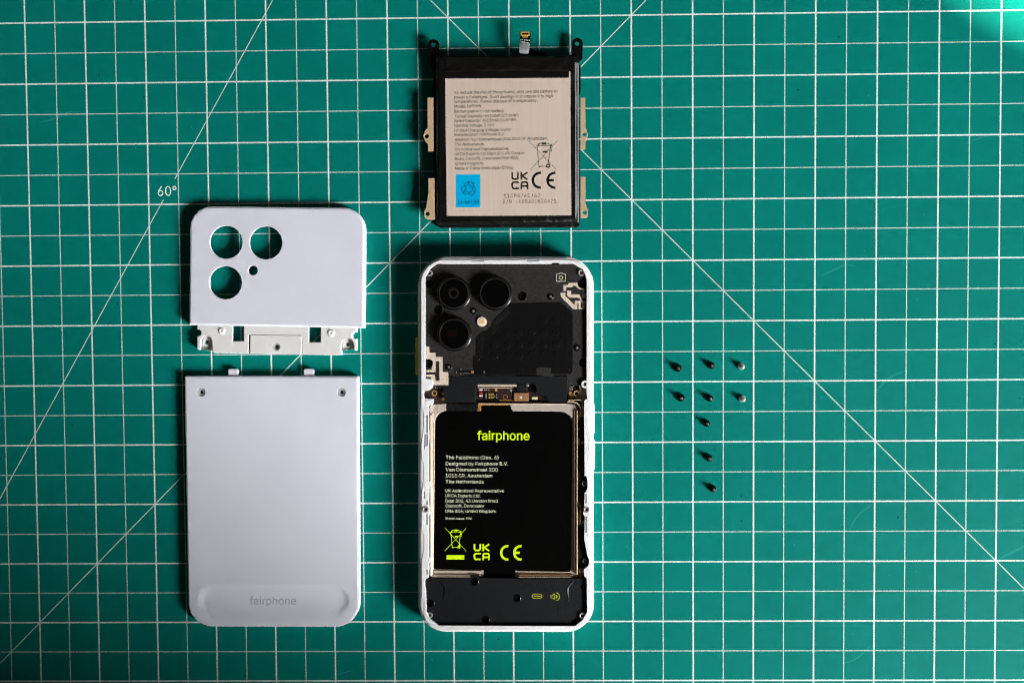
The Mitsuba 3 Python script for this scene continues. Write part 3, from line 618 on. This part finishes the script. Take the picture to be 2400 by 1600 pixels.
# ---- silver screws
for f_, c, r, zz in ((P1, (460, 590), 73, 6.7), (P2, (1590, 580), 78, 6.7), (P9, (365, 130), 80, ZR - .1), (P10, (1712, 135), 75, ZR - .1), (P11, (460, 1090), 72, 6.7), (P12, (1615, 1100), 75, 6.7)):
    torx(at(f_(c), zz + .4)[0], r / 9.8 / 5.7, zz)

# ---- the board and what is on it
ZK = 5.0
pcb = unary_union([poly(P5((335, 640), (345, 560), (460, 540), (560, 430), (820, 430), (820, 830), (570, 825), (560, 730), (345, 718)), ZK), rect(P5((1480, 360)), P6((900, 825)), ZK), rect(P6((1250, 400)), P6((1480, 750)), ZK)])
pb = put('circuit_board', prism(pcb, 2.0, ZK), 'm_pcb', ph, smooth=False)
def comp(name, shape, h, m, b=0.08, z0=ZK): return put(name, prism(shape, z0 - .02, z0 + h, b), m, pb)
def ringpx(f_, c, ro, ri, z): return circ(f_(c), ro / 9.8, z).difference(circ(f_(c), ri / 9.8, z))
comp('hole_ring', ringpx(P5, (570, 602), 62, 44, ZK), 0.12, 'm_gold', 0.04)
comp('hole_ring', ringpx(P5, (2200, 688), 55, 44, ZK), 0.12, 'm_copper', 0.04)
for c in ((765, 612), (768, 726)): comp('contact_pad', circ(P5(c), 32 / 9.8, ZK), 0.1, 'm_gold', 0.03)
comp('contact_pad', circ(P5((1988, 527)), 32 / 9.8, ZK), 0.12, 'm_gold', 0.03)
comp('shield_bar', rect(P5((1560, 388)), P6((108, 450)), ZK + .8), 0.9, 'm_rail', 0.25)
comp('shield_rim', rect(P5((1560, 472)), P6((10, 486)), ZK), 0.6, 'm_rail', 0.05)
comp('black_component', rect(P6((112, 395)), P6((325, 560)), ZK), 0.7, 'm_satin')
comp('solder_blob', soft(rect(P6((322, 382)), P6((394, 450)), ZK + .6), 0.3), 0.8, 'm_silver', 0.35)
k = comp('capacitor', rect(P5((1594, 535)), P5((1672, 640)), ZK), 0.5, 'm_red')
for ya, yb in ((502, 536), (640, 676)): put('terminal', prism(rect(P5((1592, ya)), P5((1674, yb)), ZK), ZK, ZK + .55, 0.06), 'm_silk', k)
k = comp('connector', rect(P5((1718, 585)), P5((2014, 750)), ZK), 0.35, 'm_black')
zz = ZK + .35
put('contact_pin', prism(unary_union([rect(P5((x, y)), P5((x + 26, y + 52)), zz) for x in (1815, 1860, 1905) for y in (600, 668)]), zz - .02, zz + .14, 0.04), 'm_gold', k)
put('side_clip', prism(unary_union([rect(P5((1745, 600)), P5((1768, 722)), zz), rect(P5((1945, 640)), P5((1965, 690)), zz), rect(P5((1985, 612)), P5((2008, 650)), zz), rect(P5((1985, 675)), P5((2008, 715)), zz)]), zz - .02, zz + .14, 0.04), 'm_steel', k)
comp('gold_strip', rect(P5((2068, 745)), P6((42, 792)), ZK), 0.12, 'm_gold', 0.03)
k = comp('copper_plate', soft(rect(P6((42, 592)), P6((384, 782)), ZK + .5), 0.25), 0.7, 'm_copper', 0.12)
ink(poly(P6((165, 672), (238, 678), (205, 738)), ZK + .7), ZK + .7, 'm_silk', k, 'arrow_mark')
comp('chip', rect(P6((455, 682)), P6((592, 744)), ZK), 0.4, 'm_chip')
comp('black_component', poly(P6((400, 400), (480, 395), (520, 430), (545, 580), (620, 660), (400, 560)), ZK), 0.4, 'm_black')
comp('gold_foil', soft(poly(P6((1306, 560), (1395, 560), (1392, 610), (1415, 660), (1412, 728), (1306, 728)), ZK), 0.1), 0.1, 'm_gold', 0.03)
mk = [rect(P6((x, y)), P6((x + 16, y + 14)), ZK) for x, y in ((1315, 485), (1342, 487), (1375, 487), (1350, 455), (1372, 458), (1345, 515), (1378, 515), (1405, 432))] + \
     [rect(P5((x, y)), P5((x + w, y + 14)), ZK) for x, y, w in ((590, 448, 14), (590, 474, 16), (630, 474, 24), (680, 474, 30), (650, 428, 8), (680, 428, 8), (1715, 512, 16), (1738, 512, 12), (1756, 512, 22), (1815, 516, 14), (2305, 512, 18), (2332, 512, 18), (2305, 540, 18), (2332, 542, 18), (2330, 572, 12), (2328, 625, 20))]
ink(unary_union(mk), ZK, 'm_silk', pb, 'silkscreen')
# the smooth cover over the board
ZS = 6.75
cov = poly(P5((942, 205)) + P6((1265, 205), (1262, 800), (838, 805), (832, 712), (765, 664), (622, 652), (566, 585), (548, 440), (492, 384)) + P5((1565, 386), (1525, 432), (1522, 815), (806, 815), (772, 462), (935, 462)), ZS)
cv = put('board_cover', prism(soft(cov, 0.12), ZS - 0.5, ZS, 0.14), 'm_satin', ph)
for a_, b_ in ((P5((1225, 252)), P5((1430, 268))), (P6((645, 245)), P6((845, 260)))):
    put('rib', prism(rect(a_, b_, ZS), ZS - .02, ZS + 0.1, 0.03), 'm_satin', cv)
put('slot_edge', prism(rect(P5((1080, 178)), P6((560, 186)), ZS), ZP - .1, ZP + .28, 0.05), 'm_satin', cv)
k = put('spring_contact', prism(rect(P3((1085, 1255)), P3((1410, 1312)), ZP + .2), ZP - .05, ZP + .22, 0.06), 'm_black', tp)
put('contact_pin', prism(rect(P3((1410, 1255)), P3((1478, 1312)), ZP + .2), ZP - .03, ZP + .3, 0.06), 'm_copper', k)
put('contact_pin', prism(unary_union([rect(P3((1155, 1205)), P3((1185, 1250)), ZP + .2), rect(P3((1155, 1325)), P3((1185, 1352)), ZP + .2), rect(P3((1070, 1255)), P3((1086, 1318)), ZP + .2), rect(P3((1130, 1308)), P3((1360, 1316)), ZP + .2), rect(P3((1700, 1265)), P3((1724, 1318)), ZP + .2)]), ZP - .03, ZP + .32, 0.06), 'm_silver', k)

# ---- ears and brackets of the frame round the board
def eyelet(f_, c, ro, ri, z, m, name='screw_eyelet', h=1.2):
    key = put(name, prism(ringpx(f_, c, ro, ri, z), z - h, z, 0.12), m, fr)
    put('hole_floor', prism(circ(f_(c), ri / 9.8 + .2, z - h + .3), z - h - .2, z - h + .1), 'm_gap_shade', key, smooth=False)
earl = unary_union([circ(P5((400, 400)), 138 / 9.8, ZR - .1), poly(P5((300, 330), (520, 420), (440, 540), (300, 540)), ZR - .1)]).difference(circ(P5((392, 392)), 42 / 9.8, ZR - .1))
put('screw_ear', prism(earl, 4, ZR - .05, 0.12), 'm_white', fr)
put('hole_floor', prism(circ(P5((392, 392)), 46 / 9.8, 6.4), 4, 5.4), 'm_gap_shade', fr, smooth=False)
eyelet(P6, (1680, 395), 90, 42, ZR - .05, 'm_cream', h=2.5)
brk = soft(poly(P6((1530, 425), (1600, 420), (1700, 500), (1705, 755), (1600, 765), (1590, 640), (1560, 560)), 6.0), 0.12)
put('bracket', prism(brk, 3, 6.0, 0.12), 'm_rail', fr)
brk2 = unary_union([circ(P6((1482, 605)), 72 / 9.8, 5.6), poly(P6((1480, 545), (1592, 542), (1592, 742), (1450, 742), (1450, 660)), 5.6)]).difference(circ(P6((1482, 605)), 42 / 9.8, 5.6))
put('bracket', prism(brk2, 3, 5.6, 0.1), 'm_tan', fr)
put('hole_floor', prism(circ(P6((1482, 605)), 48 / 9.8, 4.6), 3, 3.9), 'm_gap_shade', fr, smooth=False)
eyelet(P7, (412, 1110), 66, 34, ZR + .15, 'm_white')
eyelet(P9, (412, 1300), 68, 29, ZR + .15, 'm_white')
put('bridge', prism(rect(P5((370, 745)), P5((495, 795)), ZR), 5, ZR + .25, 0.2), 'm_white', fr)

# ---- battery bay
ZT = 5.0
bay = poly(P5((450, 960), (500, 860), (850, 832), (850, 850)) + P6((1270, 830), (1470, 860), (1515, 960)) + P10((1512, 1500)) + P12((1512, 175), (1480, 215)) + P11((560, 212), (470, 180)), ZT)
ZBL = ZT + 0.12
lbl = rquad(P5((592, 1000)) + P6((1390, 1022)) + P10((1355, 1545)) + P9((553, 1506)), [5.2, 5.2, 0.9, 0.9], ZBL)
tabp = poly(P11((1702, 0)) + P12((76, 0), (76, 232)) + P11((1702, 226)), ZBL)
by = put('battery_bay', prism(bay, 2.0, ZT, 0.1), 'm_tray', ph)
bl = put('bay_label', prism(unary_union([lbl, tabp]), ZT - .1, ZBL), 'm_label', ph, smooth=False)
# rails round the bay
def rail(a_, b_, w, z, m='m_rail', h=1.2): put('rail', prism(LineString(at([a_[0], b_[0]], z)).buffer(w / 2, cap_style='flat'), z - h, z, min(0.18, w * .3)), m, by)
rail(P5((482, 1100)), P11((478, 190)), 0.75, 6.6)
rail(P5((525, 1060)), P11((515, 150)), 0.45, 6.0)
rail(P5((566, 1240)), P9((535, 1500)), 0.40, 5.5)
rail(P6((1495, 1000)), P12((1492, 160)), 0.45, 6.5, 'm_tan')  # right rails browner than the left, shade put into their colour
rail(P6((1440, 1000)), P12((1446, 130)), 0.40, 6.0, 'm_tan')
rail(P11((560, 92)), P11((1650, 96)), 1.2, 5.4); rail(P11((500, 162)), P11((1640, 168)), 0.40, 5.9); rail(P11((490, 200)), P11((1400, 203)), 0.30, 6.3)
rail(P12((140, 82)), P12((1345, 98)), 0.35, 5.6); rail(P12((150, 165)), P12((1400, 172)), 0.40, 5.9, 'm_copper'); rail(P12((150, 208)), P12((1360, 206)), 0.30, 6.3)
rail(P5((1575, 838)), P6((1260, 842)), 0.35, 6.3)
cor = LineString([*at(P6((1265, 800), (1400, 800), (1470, 815), (1530, 855), (1565, 920), (1578, 1000), (1572, 1150)), 6.6)]).buffer(0.26, cap_style='flat')
put('rail', prism(cor, 3.5, 6.6, 0.12), 'm_rail', by)
cor = LineString([*at(P6((1290, 762), (1560, 752), (1612, 780), (1622, 850), (1618, 1110)), 6.8)]).buffer(0.22, cap_style='flat')
put('rail', prism(cor, 3.5, 6.8, 0.1), 'm_tan', by)
crn = soft(poly(P5((500, 865), (845, 835), (845, 990), (770, 1000), (700, 1035), (640, 1090), (592, 1180), (575, 1250), (500, 1250)), 4.2), 0.1)
put('corner_plate', prism(crn, 3.4, 5.4, 0.12), 'm_tray', by)
put('corner_bead', prism(soft(rect(P5((640, 875)), P5((685, 1010)), 4.3), 0.3), 5.3, 5.65, 0.2), 'm_rail', by)
rb = put('ribbon', prism(poly(P5((848, 862), (1545, 845), (1545, 1005), (848, 1005)), 5.3), 3.4, 5.3), 'm_black', by, smooth=False)
put('conductor', prism(unary_union([rect(P5((x, 872)), P5((x + 9, 1000)), 5.3) for x in range(870, 1530, 27)]), 5.28, 5.4, 0.03, 1), 'm_film', rb, smooth=False)
put('flex', prism(poly(P5((1570, 848), (2290, 848), (2300, 880), (1660, 882), (1642, 900), (1640, 1000), (1570, 1000)), 5.5), 3.5, 5.5, 0.08), 'm_orange', by)
put('pad', prism(poly(P5((1645, 885), (2300, 885), (2340, 960), (2400, 1020), (1645, 1012)), 5.35), 3.5, 5.35, 0.05), 'm_label', by)
sil = soft(poly(P6((-45, 838), (1300, 842), (1480, 870), (1480, 960), (1380, 1180), (1330, 1110), (1240, 1050), (1120, 1022), (30, 1014), (-20, 960)), 5.5), 0.1)
put('end_plate', prism(sil, 3.5, 5.5, 0.10), 'm_tray', by)
# cavity on the right
zz = 5.4
cb = soft(poly(P6((1560, 1175), (1645, 1175)) + P8((1650, 120), (1590, 180), (1545, 120)), zz), 0.1)
put('side_switch', prism(cb, 2, zz, 0.2), 'm_satin', ph)
fl1 = soft(poly(P8((1508, 240), (1648, 240), (1652, 930), (1692, 935), (1720, 1040), (1728, 1200), (1690, 1290), (1655, 1300), (1655, 1470), (1525, 1470), (1520, 900)), 6.2), 0.12)
put('side_flex', prism(fl1, 2, 5.8, 0.2), 'm_leather', ph)
fl2 = soft(poly(P10((1505, 510), (1600, 470), (1650, 640), (1650, 830), (1720, 1180), (1765, 1280), (1755, 1400), (1690, 1468), (1520, 1465)), 6.2), 0.12)
put('side_flex', prism(fl2, 2, 5.8, 0.2), 'm_leather', ph)
for f_, c, ro, ri, m in ((P8, (1666, 1112), 53, 38, 'm_white'), (P10, (1672, 1320), 48, 38, 'm_seat')):
    put('flex_eyelet', prism(ringpx(f_, c, ro, ri, 6.4), 6.0, 6.5, 0.06), m, ph)
for f_, a_, b_, m in ((P6, (1526, 1085), (1550, 1215), 'm_silk'), (P6, (1526, 1390), (1545, 1465), 'm_silk'), (P8, (1526, 70), (1550, 235), 'm_silk'), (P6, (1580, 1098), (1640, 1140), 'm_cream'), (P8, (1596, 140), (1650, 180), 'm_cream'),
                     (P10, (1532, -20), (1556, 50), 'm_silk'), (P10, (1560, -20), (1588, 500), 'm_rail'), (P10, (1534, 235), (1558, 500), 'm_silk'), (P10, (1606, 420), (1668, 460), 'm_cream'), (P10, (1560, 1470), (1592, 1568), 'm_rail'), (P10, (1530, 1490), (1556, 1568), 'm_silk'),
                     (P12, (1565, 0), (1598, 225), 'm_rail'), (P12, (1535, 20), (1560, 95), 'm_silk'), (P12, (1605, 40), (1640, 100), 'm_rail')):
    put('metal_strip', prism(rect(f_(a_), f_(b_), 5.6), 3, 5.6, 0.08), m, ph)
put('red_wire', prism(poly(P12((1520, 150), (1560, 110), (1560, 215), (1535, 240), (1505, 240)), 5.4), 3, 5.4, 0.1), 'm_red', ph)

# ---- writing on the bay label
z = ZBL
text('fairphone', C2((808, 919))[0], C2((1438, 923))[0], 20.3, z, 'm_lime', bl, 'lettering', bold=True)
for s, xr, yb in (('The Fairphone (Gen. 6)', 1065, 1152), ('Designed by Fairphone B.V.', 1180, 1226), ('Van Diemenstraat 200', 1058, 1298), ('1013 CP, Amsterdam', 990, 1370), ('The Netherlands', 890, 1442)):
    text(s, C2((433, yb))[0], C2((xr, yb + 2))[0], 8.4, z, 'm_pale_lime', bl, bold=False)
for s, xr, yb, cap in (('UK Authorised Representative', 867, 206, 7.0), ('UKCA Experts Ltd.', 650, 251, 7.0), ('Dept 302, 43 Owston Road', 808, 299, 7.0), ('Carcroft, Doncaster', 685, 344, 7.0), ('DN6 8DA, United Kingdom', 790, 393, 7.0), ('Model name: FP6', 570, 457, 5.3)):
    text(s, C3((330, yb))[0], C3((xr, yb + 2))[0], cap, z, 'm_pale_lime', bl, bold=False)
ink(bin_mark(C3, dict(x0=(330, 538), x1=(518, 745), x2=(518, 540), x3=(326, 743), tl=(378, 573), tr=(468, 572), bl=(392, 712), br=(455, 698)), z, 0.26), z, 'm_lime', bl, 'bin_symbol')
ink(rect(C3((340, 783)), C3((502, 826)), z), z, 'm_lime', bl, 'bin_bar')
ink(ukca(bx(C3, (588, 680), (657, 748)), bx(C3, (668, 680), (735, 748)), bx(C3, (588, 762), (655, 830)), bx(C3, (668, 762), (737, 830)), 0.72, z), z, 'm_lime', bl, 'conformity_mark')
q = lambda x, y: C3((x, y))[0]
ink(ce(q(830, 0)[0], q(950, 0)[0], q(0, 690)[1], q(0, 835)[1], q(908, 0)[0], q(1030, 0)[0], q(1012, 0)[0], 1.0, z), z, 'm_lime', bl, 'safety_mark')

# ---- lower black module
ZM = 6.4
mo = P11((372, 245), (360, 275), (360, 430), (378, 470), (385, 980), (402, 1020), (520, 1190), (640, 1275), (660, 1308)) + P12((1450, 1320), (1478, 1285), (1600, 1190), (1690, 1035), (1700, 245), (-200, 238)) + P11((1600, 232), (1590, 175), (1440, 170), (1380, 225))
mod = poly(mo, ZM)
bore = [(P11, (1490, 315), 90), (P11, (475, 810), 85), (P11, (1745, 1195), 92), (P12, (110, 692), 90), (P12, (1672, 445), 86)]
md = put('speaker_module', prism(mod.difference(unary_union([circ(f_(c), r / 9.8, ZM) for f_, c, r in bore])), 2.0, ZM, 0.12), 'm_leather', ph)
for f_, c, r in bore: black_screw(at(f_(c), ZM)[0], r / 9.8 / 5.69, ZM)
def facet(inner_pts, outer_pts, f_, rise):
    a_, b_ = at(f_(*inner_pts), ZM), at(f_(*outer_pts), ZM); n = len(a_)
    v = np.vstack([np.c_[a_, np.full(n, ZM + rise)], np.c_[b_, np.full(n, ZM + .012)], np.c_[a_, np.full(n, ZM)]])
    fs = []
    for i in range(n - 1):
        fs += [[i, n + i, n + i + 1], [i, n + i + 1, i + 1], [i, i + 1, 2 * n + i + 1], [i, 2 * n + i + 1, 2 * n + i]]
    m = trimesh.Trimesh(v, fs, process=False)
    put('facet', m, 'm_black' if f_ is P11 else 'm_satin', md, smooth=False)  # left facet blacker, right one paler: side light put into the colour
facet([(690, 296), (815, 440), (815, 520), (783, 728)], [(655, 290), (770, 455), (772, 520), (778, 728)], P11, 0.25)
facet([(1392, 305), (1272, 460), (1268, 520), (1297, 735)], [(1412, 312), (1306, 455), (1304, 520), (1303, 735)], P12, 0.25)
z = ZM
pillu = LineString(at(P12((508, 650), (642, 650)), z)).buffer(46 / 9.8 / 5.69)
ink(pillu.buffer(0.13).difference(pillu.buffer(-0.13)), z, 'm_icon', md, 'port_icon')
ink(strokes([P12((500, 650), (655, 650))], 0.28, z, 'round'), z, 'm_icon', md, 'port_icon')
sk = Polygon(at(P12((892, 632), (922, 632), (980, 592), (980, 722), (922, 684), (892, 684)), z))
arcp = [P12((1012 + 78 * math.cos(math.radians(t)), 656 + 88 * math.sin(math.radians(t))))[0] for t in np.linspace(-85, 85, 20)]
half = [P12((1008 + 36 * math.cos(math.radians(t)), 656 + 40 * math.sin(math.radians(t))))[0] for t in np.linspace(-90, 90, 14)]
ink(unary_union([sk.buffer(0.10).difference(sk.buffer(-0.14)), strokes([arcp], 0.26, z, 'round'), poly(half, z)]), z, 'm_icon', md, 'speaker_icon')
for f_, x, y0, y1 in ((P11, 740, 1090, 1220), (P11, 1888, 1110, 1230), (P12, 185, 1100, 1235), (P12, 602, 1100, 1230), (P12, 1342, 1090, 1225), (P12, 692, 232, 275), (P11, 1475, 1090, 1230)):
    put('rib', prism(rect(f_((x - 5, y0)), f_((x + 5, y1)), ZM), ZM - .02, ZM + .12, 0.03), 'm_leather', md)

# ================================================================ the nine loose screws, standing on their heads
SC = [((345, 243), 1.6, 2.9, 'black', 'black screw standing on its head, top left corner of the cluster'),
      ((652, 220), 1.42, 2.7, 'black', 'black screw standing in the top row between another black screw and a silver screw'),
      ((928, 228), 1.42, 2.7, 'silver', 'silver screw standing at the right end of the top row, the upper silver one'),
      ((374, 515), 1.6, 2.9, 'black', 'black screw standing at the left end of the second row, below the largest black screw'),
      ((637, 520), 1.42, 2.7, 'black', 'black screw standing in the middle of the second row, left of the lower silver screw'),
      ((938, 526), 1.42, 2.7, 'silver', 'silver screw standing at the right end of the second row, the lower silver one'),
      ((610, 750), 1.42, 2.7, 'black', 'black screw standing alone in the third row, just below the two full rows'),
      ((632, 1068), 1.42, 2.7, 'black', 'black screw standing next to last in the middle column, beside a pale dust speck'),
      ((668, 1350), 1.42, 2.7, 'black', 'black screw standing at the very bottom of the screw cluster')]
scene['m_screw_black'] = pr((0.003, 0.0027, 0.0027), 0.24, spec=0.4)
scene['m_screw_tip'] = pr((0.40, 0.36, 0.34), 0.22, metallic=0.85)
for pt, r, h, col, lb in SC:
    c = at(C7(pt), 0.4)[0]
    key = num('screw'); thing(key, lb, 'screw', 'loose screws on the mat')
    m = 'm_screw_black' if col == 'black' else 'm_steel'
    put('head', lathe(c, [(0, 0.02), (r * .9, 0.02), (r, 0.2), (r, 0.85), (r * .95, 1.0), (r * .86, 1.07), (0.72, 1.1), (0.6, 1.2)], 36), m, key, smooth=40)
    pf = [(0.58, 1.1)]
    zt = 1.20
    while zt < h - 0.45:
        pf += [(0.56, zt), (0.70, zt + 0.12), (0.56, zt + 0.24)]; zt += 0.28
    pf += [(0.56, zt), (0.58, h - 0.34)]
    put('thread', lathe(c, pf, 28), m, key, smooth=30)
    put('tip', lathe(c, [(0.58, h - 0.34), (0.54, h - 0.16), (0.44, h - 0.05), (0.30, h), (0.16, h - 0.01), (0, h - 0.05)], 28), 'm_screw_tip' if col == 'black' else 'm_steel', key, smooth=30)

# ================================================================ outside the frame: added block, stand-in for the unseen caster of the lower left shade
put('shade_blocker', prism(affinity.rotate(box(-260, -470, 190, -260), -4, origin=(190, -260)), -3.0, 420.0, 2.0), 'm_blocker', smooth=False)
labels['shade_blocker'] = dict(label='tall plain box added out of view to shade the lower left of the mat', category='box')
